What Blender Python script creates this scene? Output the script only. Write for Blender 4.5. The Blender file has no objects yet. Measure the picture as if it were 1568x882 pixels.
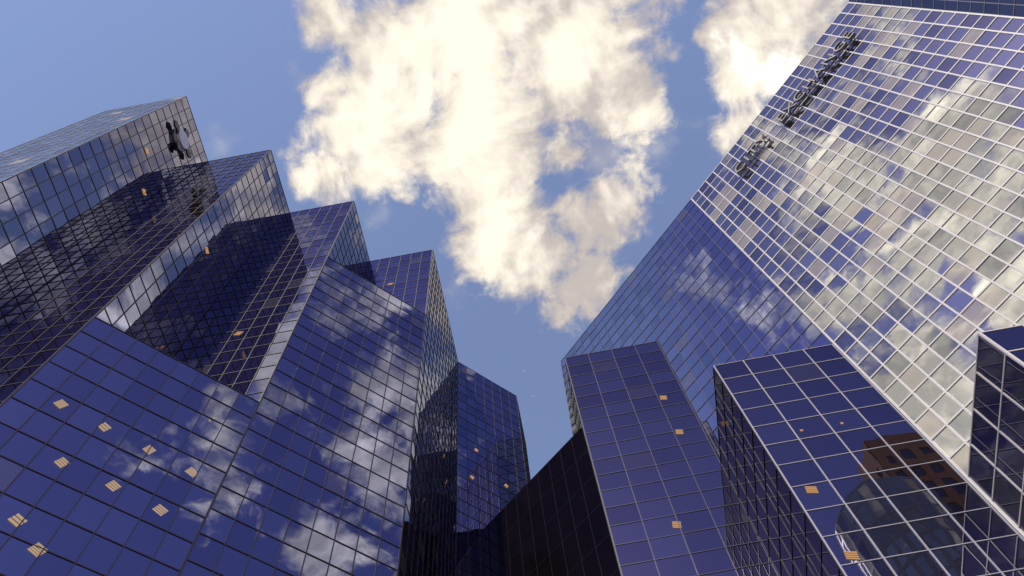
import bpy, math, random
from mathutils import Matrix, Vector
random.seed(7)
H=90.0; EYE=1.6
sc=bpy.context.scene
sc.view_settings.view_transform='Standard'
sc.view_settings.look='None'
sc.view_settings.exposure=0

# ------------------------------------------------ camera
cam=bpy.data.cameras.new("camera"); co=bpy.data.objects.new("camera",cam); sc.collection.objects.link(co)
R=Vector((.98388,.16949,-.05863)); D=Vector((-.17897,.90625,-.38305)); F=Vector((-.01179,.38727,.92168))
m=Matrix((( R.x,-D.x,-F.x,0),(R.y,-D.y,-F.y,0),(R.z,-D.z,-F.z,EYE),(0,0,0,1)))
co.matrix_world=m
cam.sensor_width=36; cam.lens=27.07; cam.clip_end=6000
sc.camera=co

# ------------------------------------------------ node helpers
class NT:
    def __init__(s,nt): s.nt=nt; s.nt.nodes.clear()
    def n(s,t,**k):
        x=s.nt.nodes.new(t)
        for a,b in k.items(): setattr(x,a,b)
        return x
    def l(s,a,b): s.nt.links.new(a,b)
    def put(s,sock,v):
        if hasattr(v,'is_output'): s.l(v,sock)
        else: sock.default_value=v
    def m(s,op,a,b=0.0,c=None):
        x=s.n('ShaderNodeMath',operation=op); s.put(x.inputs[0],a); s.put(x.inputs[1],b)
        if c is not None: s.put(x.inputs[2],c)
        return x.outputs[0]
    def ss(s,v,a,b,o0=0.0,o1=1.0):
        x=s.n('ShaderNodeMapRange',interpolation_type='SMOOTHSTEP')
        s.put(x.inputs[0],v); x.inputs[1].default_value=a; x.inputs[2].default_value=b
        x.inputs[3].default_value=o0; x.inputs[4].default_value=o1
        return x.outputs[0]
    def mix(s,f,a,b,bt='MIX'):
        x=s.n('ShaderNodeMix',data_type='RGBA',blend_type=bt)
        s.put(x.inputs[0],f); s.put(x.inputs[6],a); s.put(x.inputs[7],b)
        return x.outputs[2]
    def noise(s,vec,scale,detail=6,rough=.55,dist=0.0,dim='3D'):
        x=s.n('ShaderNodeTexNoise',noise_dimensions=dim)
        if vec is not None: s.l(vec,x.inputs['Vector'])
        x.inputs['Scale'].default_value=scale; x.inputs['Detail'].default_value=detail
        x.inputs['Roughness'].default_value=rough; x.inputs['Distortion'].default_value=dist
        return x.outputs[0]

# ------------------------------------------------ world: Nishita + cloud layer
SUN_EL=41; SUN_DIR=Vector((-.28,-1.1,0)).normalized()
az=math.atan2(SUN_DIR.x,SUN_DIR.y)
w=bpy.data.worlds.new("sky"); sc.world=w; w.use_nodes=True
N=NT(w.node_tree)
out=N.n('ShaderNodeOutputWorld'); bg=N.n('ShaderNodeBackground'); N.l(bg.outputs[0],out.inputs[0])
sky=N.n('ShaderNodeTexSky',sky_type='NISHITA'); sky.sun_disc=False
sky.sun_elevation=math.radians(SUN_EL); sky.sun_rotation=az
sky.air_density=1.0; sky.dust_density=.5; sky.ozone_density=1.5
tc=N.n('ShaderNodeTexCoord'); sep=N.n('ShaderNodeSeparateXYZ'); N.l(tc.outputs['Generated'],sep.inputs[0])
z=N.m('MAXIMUM',sep.outputs[2],.12)
px=N.m('DIVIDE',sep.outputs[0],z); py=N.m('DIVIDE',sep.outputs[1],z)
cmb=N.n('ShaderNodeCombineXYZ'); N.l(px,cmb.inputs[0]); N.l(py,cmb.inputs[1])
P=cmb.outputs[0]
def field(blobs,k):
    res=None
    for (x,y,r) in blobs:
        v=N.n('ShaderNodeVectorMath',operation='DISTANCE'); N.l(P,v.inputs[0]); v.inputs[1].default_value=(x,y,0)
        f=N.m('MULTIPLY_ADD',v.outputs['Value'],-1.0,r)   # r-d
        if res is None: res=f
        else: res=N.m('SMOOTH_MAX',res,f,k)
    return res
main=[(-.165,.03,.036),(-.102,.064,.058),(-.136,.165,.082),(-.13,.205,.06),(-.22,.208,.038),(-.008,.089,.09),(-.017,.220,.10),(.03,.18,.08),(.102,.124,.10),(.165,.165,.070),(.19,.20,.035),(.08,.24,.05),(-.003,.335,.076),(.035,.385,.070),(.09,.425,.054),(.06,.44,.045),(.145,.325,.056),(.105,.34,.06),(.206,.05,.048),(.348,.180,.050),(.318,.255,.032),(.401,.120,.07),(.33,.10,.04),(.03,.0,.09),(.14,.02,.075)]
small=[(-.346,.159,.016),(-.161,.279,.014),(-.230,.081,.006),(-.290,.103,.004),(-.09,.40,.0),(.27,.24,.0),(.27,.04,.03),(.13,.26,.04),(.21,.26,.02)]
refl=[(.80,.18,.20),(1.15,.3,.3),(.43,.27,.055),(.5,.34,.07),(.6,.38,.07),(.22,.62,.13),(.32,.66,.12),
      (-.42,-.62,.14),(-.54,-.45,.07),(-.75,-.6,.15),(-.36,-.49,.07),(-.62,-.76,.12),(-.5,-.33,.03),(-.26,-.41,.014),(-.15,-.52,.013),(-.33,-.42,.05),(-.3,-.28,-.01),(-.46,-.48,.05),
      (.549,-.215,.06),(.645,-.27,.06),(.40,-.24,.035),(.60,-.52,.05),(.79,-.41,.07),(.52,-.33,.03),(.72,-.3,.05),(-.9,-.9,.25),(-.2,-.85,.06),(-.42,.9,.2),(-.9,.2,.15)]
n1=N.noise(P,8.0,9,.58,.25,'2D')
n2=N.noise(P,24.0,6,.62,.3,'2D')
nc1=N.m('SUBTRACT',n1,.5); nc2=N.m('SUBTRACT',n2,.5)
nn=N.m('ADD',N.m('MULTIPLY',nc1,.15),N.m('MULTIPLY',nc2,.085))
fm=N.m('ADD',field(main,.018),nn)
holes=field([(-.031,.117,.002),(.140,.255,.0),(.255,.185,.020)],.005)
fm=N.m('SUBTRACT',fm,N.m('MULTIPLY',N.ss(holes,-.04,.03),.08))
fs=N.m('ADD',field(small,.004),N.m('MULTIPLY',nn,.7))
fr=N.m('ADD',field(refl,.03),N.m('ADD',N.m('MULTIPLY',nc1,.44),N.m('MULTIPLY',nc2,.10)))
dm=N.ss(fm,-.024,.022); ds=N.ss(fs,-.02,.06,0,.5); dr=N.ss(fr,-.035,.07)
off=N.n('ShaderNodeVectorMath',operation='ADD'); N.l(P,off.inputs[0]); off.inputs[1].default_value=(.014,.010,0)
n3=N.noise(off.outputs[0],8.0,6,.55,.25,'2D')
n3b=N.noise(P,8.0,6,.55,.25,'2D')
relief=N.m('SUBTRACT',n3b,n3)
n4=N.noise(P,3.4,3,.5,0,'2D')
sh=N.m('ADD',N.m('MULTIPLY',relief,2.3),N.m('MULTIPLY',N.m('SUBTRACT',n4,.5),1.6))
core=N.ss(fm,-.02,.08,0,.50)
shv=N.ss(N.m('ADD',N.m('ADD',sh,.28),core),.0,1.05)
cc=N.mix(shv,(4.1,3.65,3.4,1),(7.8,7.1,6.0,1))
# far side of the sky (towards the street behind the camera) is the deeper blue, with sunlit clouds
deep=N.ss(N.m('ADD',py,N.m('MULTIPLY',px,-.25)),.05,-.22)
ccr=N.mix(shv,(4.9,4.85,4.8,1),(14.0,13.3,12.1,1))
skc=N.mix(1.0,sky.outputs[0],(1.32,1.33,1.52,1),'MULTIPLY')
skh=N.mix(.10,skc,(4.8,4.4,4.2,1))
skd=N.mix(1.0,skc,(.48,.42,.62,1),'MULTIPLY')
skf=N.mix(deep,skh,skd)
fin=N.mix(N.m('MAXIMUM',dm,ds),skf,cc)
fin=N.mix(dr,fin,ccr)
N.l(fin,bg.inputs[0]); bg.inputs[1].default_value=.145

sl=bpy.data.lights.new("sun",'SUN'); sl.energy=3.0; sl.angle=math.radians(.5); sl.color=(1,.92,.80)
so=bpy.data.objects.new("sun",sl); sc.collection.objects.link(so)
e=math.radians(SUN_EL); sd=Vector((SUN_DIR.x*math.cos(e),SUN_DIR.y*math.cos(e),math.sin(e)))
so.rotation_euler=sd.to_track_quat('Z','Y').to_euler(); so.location=(0,0,300)

# ------------------------------------------------ materials
def mat(name):
    x=bpy.data.materials.new(name); x.use_nodes=True; return x,NT(x.node_tree)
def glass(name,tint,body,edge=(.80,.82,.86),rough=.012,bodymix=.15,bump=.02):
    x,n=mat(name); o=n.n('ShaderNodeOutputMaterial')
    tcn=n.n('ShaderNodeTexCoord')
    b=n.n('ShaderNodeBump'); b.inputs['Strength'].default_value=bump; b.inputs['Distance'].default_value=.25
    n.l(n.noise(tcn.outputs['Object'],.55,1,.5),b.inputs['Height'])
    lw=n.n('ShaderNodeLayerWeight'); lw.inputs[0].default_value=.5
    fz=n.m('POWER',lw.outputs['Facing'],8.0)
    col=n.mix(fz,(*tint,1),(*edge,1))
    g=n.n('ShaderNodeBsdfGlossy'); n.l(col,g.inputs['Color']); g.inputs['Roughness'].default_value=rough; n.l(b.outputs[0],g.inputs['Normal'])
    d=n.n('ShaderNodeBsdfDiffuse'); 
    nz=n.noise(tcn.outputs['Object'],.35,2,.6)
    n.l(n.mix(nz,(body[0]*.6,body[1]*.6,body[2]*.6,1),(body[0]*1.4,body[1]*1.4,body[2]*1.4,1)),d.inputs['Color'])
    mx=n.n('ShaderNodeMixShader'); mx.inputs[0].default_value=bodymix
    n.l(g.outputs[0],mx.inputs[1]); n.l(d.outputs[0],mx.inputs[2]); n.l(mx.outputs[0],o.inputs[0])
    return x
def solid(name,col,rough=.6,metal=0,var=.15,scale=1.0):
    x,n=mat(name); o=n.n('ShaderNodeOutputMaterial'); p=n.n('ShaderNodeBsdfPrincipled')
    tcn=n.n('ShaderNodeTexCoord'); nz=n.noise(tcn.outputs['Object'],scale,3,.6)
    n.l(n.mix(nz,tuple(c*(1-var) for c in col)+(1,),tuple(c*(1+var) for c in col)+(1,)),p.inputs['Base Color'])
    p.inputs['Roughness'].default_value=rough; p.inputs['Metallic'].default_value=metal
    n.l(p.outputs[0],o.inputs[0]); return x
def emis(name,col,s):
    x,n=mat(name); o=n.n('ShaderNodeOutputMaterial'); q=n.n('ShaderNodeEmission'); q.inputs[0].default_value=(*col,1); q.inputs[1].default_value=s
    n.l(q.outputs[0],o.inputs[0]); return x
bodyL=(.055,.035,.042)
GL=[glass("blue_glass",(.27,.275,.37),bodyL),glass("blue_glass_dark",(.24,.245,.34),bodyL),glass("blue_glass_light",(.30,.305,.40),bodyL),glass("blue_glass_blind",(.26,.26,.33),(.18,.15,.15),bodymix=.2)]
GW=[.5,.25,.22,.03]
GB=[glass("mid_blue_glass",(.40,.42,.54),(.05,.04,.05)),glass("mid_blue_glass_dark",(.35,.36,.48),(.05,.04,.05)),glass("mid_blue_glass_light",(.45,.46,.58),(.05,.04,.05)),glass("mid_blue_glass_blind",(.36,.36,.44),(.22,.2,.18),bodymix=.25)]
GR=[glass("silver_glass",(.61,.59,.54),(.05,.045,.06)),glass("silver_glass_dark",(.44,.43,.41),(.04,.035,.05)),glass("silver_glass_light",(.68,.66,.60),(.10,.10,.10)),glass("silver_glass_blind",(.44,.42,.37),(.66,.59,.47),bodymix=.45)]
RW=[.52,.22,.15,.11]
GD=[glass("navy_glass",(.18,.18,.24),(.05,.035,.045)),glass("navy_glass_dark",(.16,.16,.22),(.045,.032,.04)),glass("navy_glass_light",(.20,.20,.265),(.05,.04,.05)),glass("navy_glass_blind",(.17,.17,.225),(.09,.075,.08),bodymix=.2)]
GK=[glass("black_cladding",(.05,.045,.06),(.036,.027,.038),edge=(.12,.11,.14),rough=.12),glass("black_cladding_b",(.047,.042,.057),(.034,.026,.037),edge=(.1,.1,.12),rough=.15)]
mNavy=solid("mullion_navy",(.022,.017,.026),.45,0,.2)
mSteel=solid("mullion_steel",(.10,.10,.13),.4)
mSteelD=solid("mullion_dark_steel",(.07,.07,.095),.4)
mWhite=solid("mullion_white",(.78,.74,.66),.45)
mPale=solid("mullion_pale",(.42,.41,.42),.45)
mGrey=solid("mullion_grey",(.42,.41,.40),.45)
mBlack=solid("mullion_black",(.012,.010,.014),.5)
mRoof=solid("roof_membrane",(.2,.2,.2),.9)
mLit=emis("ceiling_light",(1.0,.70,.48),.46)
mLit2=emis("ceiling_light_amber",(1.0,.54,.26),.56)

# ------------------------------------------------ mesh builders
def link(name,verts,faces,mats,mi=None,parent=None):
    me=bpy.data.meshes.new(name); me.from_pydata([tuple(v) for v in verts],[],faces)
    for q in mats: me.materials.append(q)
    if mi: me.polygons.foreach_set('material_index',mi)
    me.update()
    o=bpy.data.objects.new(name,me); sc.collection.objects.link(o)
    if parent: o.parent=parent
    return o
def empty(name,loc=(0,0,0)):
    o=bpy.data.objects.new(name,None); sc.collection.objects.link(o); return o
def W(p,h): return Vector((p[0]*H,p[1]*H,EYE+h*H))
BOX=[(0,1,3,2),(4,6,7,5),(0,4,5,1),(2,3,7,6),(0,2,6,4),(1,5,7,3)]
class Acc:
    def __init__(s): s.v=[];s.f=[];s.m=[]
    def box(s,o,a,b,c,mi=0):
        i=len(s.v)
        for x in (0,1):
            for y in (0,1):
                for zz in (0,1): s.v.append(o+a*x+b*y+c*zz)
        s.f+= [tuple(i+k for k in q) for q in BOX]; s.m+=[mi]*6
    def quad(s,a,b,c,d,mi=0):
        i=len(s.v); s.v+=[a,b,c,d]; s.f.append((i,i+1,i+2,i+3)); s.m.append(mi)
UP=Vector((0,0,1))
def facade(parent,name,p0,p1,h0,h1,nc,rh,mats,wts,mull,wv=.055,wh=.05,dep=.035,tilt=.0026,corner=None,vary=None):
    a=W(p0,0); b=W(p1,0); a.z=b.z=0
    z0=max(0,EYE+h0*H); z1=EYE+h1*H
    L=(b-a).length; d=(b-a)/L; n=Vector((d.y,-d.x,0))
    rh*=H
    zs=[z1-i*rh for i in range(0,int((z1-z0)/rh)+1)]
    if zs[-1]>z0+.05: zs.append(z0)
    cw=L/nc
    P_=Acc(); M_=Acc()
    for r in range(len(zs)-1):
        zt,zb=zs[r],zs[r+1]; prev=None
        for c in range(nc):
            tx=random.gauss(0,tilt); tz=random.gauss(0,tilt)
            q=[]
            for (u,zz) in ((c*cw,zb),((c+1)*cw,zb),((c+1)*cw,zt),(c*cw,zt)):
                o=tx*(u-(c+.5)*cw)+tz*(zz-(zt+zb)/2)-.012
                q.append(a+d*u+n*o+UP*zz)
            k=random.choices(range(len(mats)),wts)[0]
            if vary and prev is not None and random.random()<vary: k=prev
            prev=k
            P_.quad(*q,mi=k)
    for c in range(nc+1):
        ww=wv if 0<c<nc else (corner or wv)
        u=c*cw; u0=max(0.0,min(u-ww/2,L-ww))
        M_.box(a+d*u0-n*.1+UP*z0,d*ww,n*(.1+dep),UP*(z1-z0))
    for zz in zs:
        M_.box(a+d*.002-n*.1+UP*(zz-wh/2),d*(L-.004),n*(.1+dep-.006),UP*wh)
    link(name+"_panes",P_.v,P_.f,mats,P_.m,parent)
    link(name+"_mullions",M_.v,M_.f,[mull],None,parent)
def cap(parent,name,poly,h):
    v=[W(p,h)+UP*.04 for p in poly]
    link(name,v,[tuple(range(len(v)))],[mRoof],None,parent)
def lit_at(acc,p,h,d,n,w=.56,hh=.56,sk=.22,bars=4):
    c=W(p,h)+n*.03
    for k in range(bars):
        u0=-w/2+sk*(k/bars-.5); zz=-hh/2+hh*k/bars; t=hh/bars*.75
        acc.quad(c+d*u0+UP*zz,c+d*(u0+w)+UP*(zz-.18),c+d*(u0+w+sk*.2)+UP*(zz-.18+t),c+d*(u0+sk*.2)+UP*(zz+t))

ROW=.0208
# ------------------------------------------------ left: stepped tower
LT=empty("stepped_glass_tower")
poly=[(-.472,.086),(-.368,.086),(-.368,.170),(-.285,.170),(-.285,.256),(-.198,.256),(-.198,.343),(-.110,.343),(-.110,.520),(-.036,.594),(-.036,.68),(-.472,.68)]
cols=[7,6,6,6,6,6,6,12,7,6,20,24]
for i,(p,q) in enumerate(zip(poly,poly[1:]+poly[:1])):
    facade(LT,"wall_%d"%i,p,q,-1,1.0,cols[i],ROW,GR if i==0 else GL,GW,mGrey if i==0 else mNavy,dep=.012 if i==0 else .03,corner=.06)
cap(LT,"roof",poly,1.0)
facade(LT,"lower_bevel",(-.285,.170),(-.198,.256),-1,.485,8,ROW,GL,GW,mNavy,corner=.06)
cap(LT,"lower_bevel_roof",[(-.285,.170),(-.198,.256),(-.285,.256)],.485)
facade(LT,"upper_bevel",(-.198,.256),(-.110,.343),-1,.785,8,ROW,GL,GW,mNavy,corner=.06)
cap(LT,"upper_bevel_roof",[(-.198,.256),(-.110,.343),(-.198,.343)],.785)
A=Acc(); A2=Acc(); d45=Vector((1,1,0)).normalized(); n45=Vector((1,-1,0)).normalized()
for (c,r) in [(1.47,18.94),(3.2,18.88),(4.99,18.84),(2.81,17.0),(4.64,17.02),(6.43,16.95),(6.77,18.78),(6.62,21.33),(2.87,14.82),(3.86,14.3),(10.44,18.74),(11.62,16.83),(11.75,30.83)]:
    x=-.285+c*.087/8; lit_at(A,(x,x+.4548),r*.0208,d45,n45,bars=random.choice((3,4,5)),w=random.uniform(.42,.6))
dY=Vector((0,1,0)); nX=Vector((1,0,0)); dX=Vector((1,0,0)); nY=Vector((0,-1,0))
for (y,h) in [(.12,.84),(.155,.80)]: lit_at(A2,(-.368,y),h,dY,nX)
for (y,h) in [(.20,.70)]: lit_at(A2,(-.285,y),h,dY,nX)
for (x,h) in [(-.25,.62)]: lit_at(A2,(x,.256),h,dX,nY)
for (x,h) in [(-.16,.90)]: lit_at(A2,(x,.343),h,dX,nY)
for (x,h) in [(-.09,.80),(-.06,.76),(-.095,.74)]: lit_at(A2,(x,x+.63),h,d45,n45,.4,.5)
link("ceiling_lights",A.v,A.f,[mLit],None,LT)
link("amber_ceiling_lights",A2.v,A2.f,[mLit2],None,LT)

# ------------------------------------------------ right: angled tower with steps at its foot
RT=empty("angled_glass_tower")
gp=[(.038,.55),(.2495,.3385),(.4674,.1206),(.4674,.09),(.85,.09),(.85,.68),(.038,.68)]
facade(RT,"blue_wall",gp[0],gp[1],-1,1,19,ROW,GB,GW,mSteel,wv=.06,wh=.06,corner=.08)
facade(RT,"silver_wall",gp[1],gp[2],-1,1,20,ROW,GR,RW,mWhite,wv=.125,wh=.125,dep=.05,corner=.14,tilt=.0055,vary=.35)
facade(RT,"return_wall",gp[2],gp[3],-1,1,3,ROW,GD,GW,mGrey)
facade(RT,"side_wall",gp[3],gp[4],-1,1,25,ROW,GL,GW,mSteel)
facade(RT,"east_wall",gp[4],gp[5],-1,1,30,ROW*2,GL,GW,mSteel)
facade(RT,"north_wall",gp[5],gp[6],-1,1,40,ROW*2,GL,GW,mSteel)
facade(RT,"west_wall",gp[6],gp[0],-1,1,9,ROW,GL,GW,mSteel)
cap(RT,"roof",gp,1.0)
facade(RT,"tall_step_side",(.036,.552),(.036,.44),-1,.807,6,.023,GD,GW,mNavy,corner=.08)
facade(RT,"tall_step_front",(.036,.44),(.1475,.44),-1,.807,4,.023,GD,GW,mSteelD,wv=.06,wh=.05,corner=.08)
cap(RT,"tall_step_roof",[(.036,.44),(.1475,.44),(.036,.552)],.807)
facade(RT,"middle_step_side",(.147,.44),(.147,.339),-1,.562,5,.0235,GD,GW,mNavy,corner=.08)
facade(RT,"middle_step_front",(.147,.339),(.249,.339),-1,.562,4,.0235,GD,GW,mPale,wv=.08,wh=.05,corner=.10)
cap(RT,"middle_step_roof",[(.147,.339),(.249,.339),(.147,.441)],.562)
facade(RT,"low_step_side",(.2505,.338),(.2505,.237),-1,.377,4,.0235,GD,GW,mWhite,wv=.10,wh=.08,corner=.10)
facade(RT,"low_step_front",(.2505,.237),(.351,.237),-1,.377,4,.0235,GD,GW,mWhite,wv=.09,wh=.07,corner=.10)
cap(RT,"low_step_roof",[(.2505,.237),(.351,.237),(.2505,.338)],.377)
A=Acc()
for (x,h) in [(.125,.686),(.125,.622),(.09,.497)]: lit_at(A,(x,.44),h,dX,nY,.6,.7,.1)
for (x,h) in [(.159,.393),(.157,.334),(.125,.383)]: lit_at(A,(x,.339 if x>.15 else .44),h,dX,nY,.6,.6,.1)
for (x,h) in [(.178,.454),(.207,.454)]:
    c=W((x,.339),h)+nY*.03; A.quad(*[c+dX*a+UP*b for a,b in ((-.09,-.09),(.09,-.09),(.09,.09),(-.09,.09))])
for (y,h) in [(.29,.30),(.27,.27)]: lit_at(A,(.2505,y),h,-dY,-nX,.6,.6,.1)
link("ceiling_lights",A.v,A.f,[mLit2],None,RT)

# ------------------------------------------------ centre: dark link block
DB=empty("dark_link_building")
facade(DB,"wall",(-.0845,.5455),(.0355,.4415),-1,.661,9,.04,GK,[.6,.4],mBlack,wv=.03,wh=.03,dep=.006,tilt=.001)
cap(DB,"roof",[(-.0845,.5455),(.0355,.4415),(.0355,.56),(-.04,.59)],.661)
A=Acc()
for t,h in ((.43,.498),(.60,.503),(.40,.497),(.62,.50)):
    p=(-.0845+.12*t,.5455-.104*t); dd=Vector((.12,-.104,0)).normalized(); lit_at(A,p,h,dd,Vector((dd.y,-dd.x,0)),.35,.6,.05)
link("ceiling_lights",A.v,A.f,[mLit2],None,DB)

# ------------------------------------------------ sign letters on the right tower
mDarkSign=solid("sign_letter_side",(.15,.135,.125),.5); mFaceSign=solid("sign_letter_face",(.42,.38,.32),.5)
SG=empty("rooftop_letter_sign")
ax=Vector((1,-1,0)).normalized(); an=Vector((-1,-1,0)).normalized()
def word(txt,x0,x1,hc,size):
    cu=bpy.data.curves.new(txt,'FONT'); cu.body=txt; cu.size=size; cu.extrude=.14; cu.space_character=1.1; cu.offset=-.02
    to=bpy.data.objects.new("tmp",cu); sc.collection.objects.link(to)
    bpy.context.view_layer.update()
    me=bpy.data.meshes.new_from_object(to.evaluated_get(bpy.context.evaluated_depsgraph_get()))
    bpy.data.objects.remove(to)
    xs=[v.co.x for v in me.vertices]; x_0,x_1=min(xs),max(xs); sx=((x1-x0)*H*math.sqrt(2))/(x_1-x_0)
    o0=W((x0,.588-x0),hc)+an*.6-UP*size*.36
    for v in me.vertices:
        c=v.co.copy(); v.co=o0+ax*((c.x-x_0)*sx)+UP*c.y+an*c.z
    me.materials.clear(); me.materials.append(mDarkSign); me.materials.append(mFaceSign)
    me.update()
    for p in me.polygons: p.material_index=1 if p.normal.dot(an)>.9 else 0
    o=bpy.data.objects.new("letters_"+txt.lower(),me); sc.collection.objects.link(o); o.parent=SG
    R_=Acc(); L=(x1-x0)*H*math.sqrt(2)
    for k in (.12,.62): R_.box(o0+UP*size*k-an*.36,ax*L,an*.1,UP*.1)
    s=0
    while s<L:
        R_.box(o0+ax*s+UP*size*.1-an*.6,ax*.08,an*.4,UP*.08); R_.box(o0+ax*s+UP*size*.62-an*.6,ax*.08,an*.4,UP*.08); s+=1.2
    r=link("rails_"+txt.lower(),R_.v,R_.f,[mDarkSign],None,SG)
word("CITY",.2946,.334,.925,2.5)
word("EXCHANGE",.35,.438,.922,2.5)

# ------------------------------------------------ pinwheel logo on left tower
LG=empty("pinwheel_logo_sign")
c0=W((-.368,.128),.932)+nX*.45
def disc(name,fn,th,m,off=0):
    pts=fn; v=[c0+dY*a+UP*b+nX*off for a,b in pts]+[c0+dY*a+UP*b+nX*(off-th) for a,b in pts]; k=len(pts)
    f=[tuple(range(k)),tuple(range(2*k-1,k-1,-1))]+[(i,k+i,k+(i+1)%k,(i+1)%k) for i in range(k)]
    link(name,v,f,[m],None,LG)
disc("hub",[(1.05*math.cos(t*math.pi/10),1.05*math.sin(t*math.pi/10)) for t in range(20)],.3,solid("logo_white",(.8,.78,.72)),.12)
mLB=solid("logo_black",(.02,.018,.02),.4)
for k in range(4):
    b=k*math.pi/2+.35
    pts=[(.95,-.25),(1.3,-.6),(1.8,-.7),(2.2,-.3),(1.9,.3),(1.4,.15),(1.1,.4),(.85,.25)]
    disc("petal_%d"%k,[(x*math.cos(b)-y*math.sin(b),x*math.sin(b)+y*math.cos(b)) for x,y in pts],.2,mLB,.05)
disc("backing_ring",[(1.2*math.cos(t*math.pi/10),1.2*math.sin(t*math.pi/10)) for t in range(20)],.2,solid("logo_grey",(.6,.58,.55)),-.25)

# ------------------------------------------------ buildings behind the camera (seen as reflections)
BT=empty("brick_tower")
mBrick=solid("orange_brick",(.45,.17,.08),.85,0,.25,.8); mWin=glass("dark_window",(.12,.13,.18),(.02,.02,.03))
def brick(p,q,h,nc,rh):
    a=W(p,0);b=W(q,0);a.z=b.z=0;L=(b-a).length;d=(b-a)/L;n=Vector((d.y,-d.x,0));z1=EYE+h*H
    w=Acc(); w.box(a-n*1.0,d*L,n*.9,UP*z1); cw=L/nc; k=0; g=Acc()
    zz=3.0
    while zz<z1-rh:
        w.box(a-n*.1+UP*(zz-rh*.42),d*L,n*.22,UP*rh*.42)
        g.quad(a-n*.06+UP*zz,b-n*.06+UP*zz,b-n*.06+UP*(zz+rh*.58),a-n*.06+UP*(zz+rh*.58)); zz+=rh
    w.box(a-n*.1+UP*(zz-rh*.42),d*L,n*.25,UP*(z1-zz+rh*.42+.8))
    for c in range(nc+1): w.box(a+d*(max(0,min(L-1.4,c*cw-.7)))-n*.1,d*1.4,n*.27,UP*(z1+.1))
    link("brickwork",w.v,w.f,[mBrick],None,BT); link("windows",g.v,g.f,[mWin],None,BT)
bp=[(.64,-.35),(.64,-.58),(.86,-.58),(.86,-.35)]
for i in range(4): brick(bp[(i+1)%4],bp[i],1.3,6,3.9) if False else brick(bp[i],bp[(i+1)%4],1.3,6,3.9)
cap(BT,"roof",bp,1.3)
RG=empty("round_glass_tower")
k=28; cx,cy,r=.52,-.25,.085
pp=[(cx+r*math.cos(2*math.pi*i/k),cy+r*math.sin(2*math.pi*i/k)) for i in range(k)]
for i in range(k): facade(RG,"bay_%d"%i,pp[i],pp[(i+1)%k],-1,.98,1,.04,GR,RW,mGrey,wv=.3,wh=.5,tilt=.001)
cap(RG,"roof",pp,.98)

# ------------------------------------------------ ground
def sheet(name,x0,y0,x1,y1,z,m):
    return link(name,[(x0,y0,z),(x1,y0,z),(x1,y1,z),(x0,y1,z)],[(0,1,2,3)],[m])
sheet("ground",-2500,-2500,2500,2500,-.13,solid("ground_concrete",(.16,.155,.145),.9,0,.2,.05))
sheet("road",-2500,-24,2500,-10,-.126,solid("asphalt",(.05,.05,.052),.9,0,.2,2))
mMark=solid("road_paint",(.8,.8,.78),.7)
A=Acc(); xx=-200
while xx<200: A.box(Vector((xx,-17.08,-.1225)),Vector((3,0,0)),Vector((0,.15,0)),Vector((0,0,.003))); xx+=9
link("road_markings",A.v,A.f,[mMark])
A=Acc(); A.box(Vector((-400,-9.7,-.125)),Vector((800,0,0)),Vector((0,100,0)),Vector((0,0,.122)))
x,n=mat("granite_paving"); o=n.n('ShaderNodeOutputMaterial'); p=n.n('ShaderNodeBsdfPrincipled'); t=n.n('ShaderNodeTexCoord'); b=n.n('ShaderNodeTexBrick')
n.l(t.outputs['Object'],b.inputs[0]); b.inputs['Scale'].default_value=1; b.inputs['Color1'].default_value=(.28,.27,.26,1); b.inputs['Color2'].default_value=(.22,.21,.2,1); b.inputs['Mortar'].default_value=(.1,.1,.1,1)
n.l(b.outputs[0],p.inputs['Base Color']); p.inputs['Roughness'].default_value=.8; n.l(p.outputs[0],o.inputs[0])
link("pavement",A.v,A.f,[x])
A=Acc(); A.box(Vector((-400,-10,-.125)),Vector((800,0,0)),Vector((0,.297,0)),Vector((0,0,.13)))
link("kerb",A.v,A.f,[solid("kerb_granite",(.35,.34,.33),.8)])
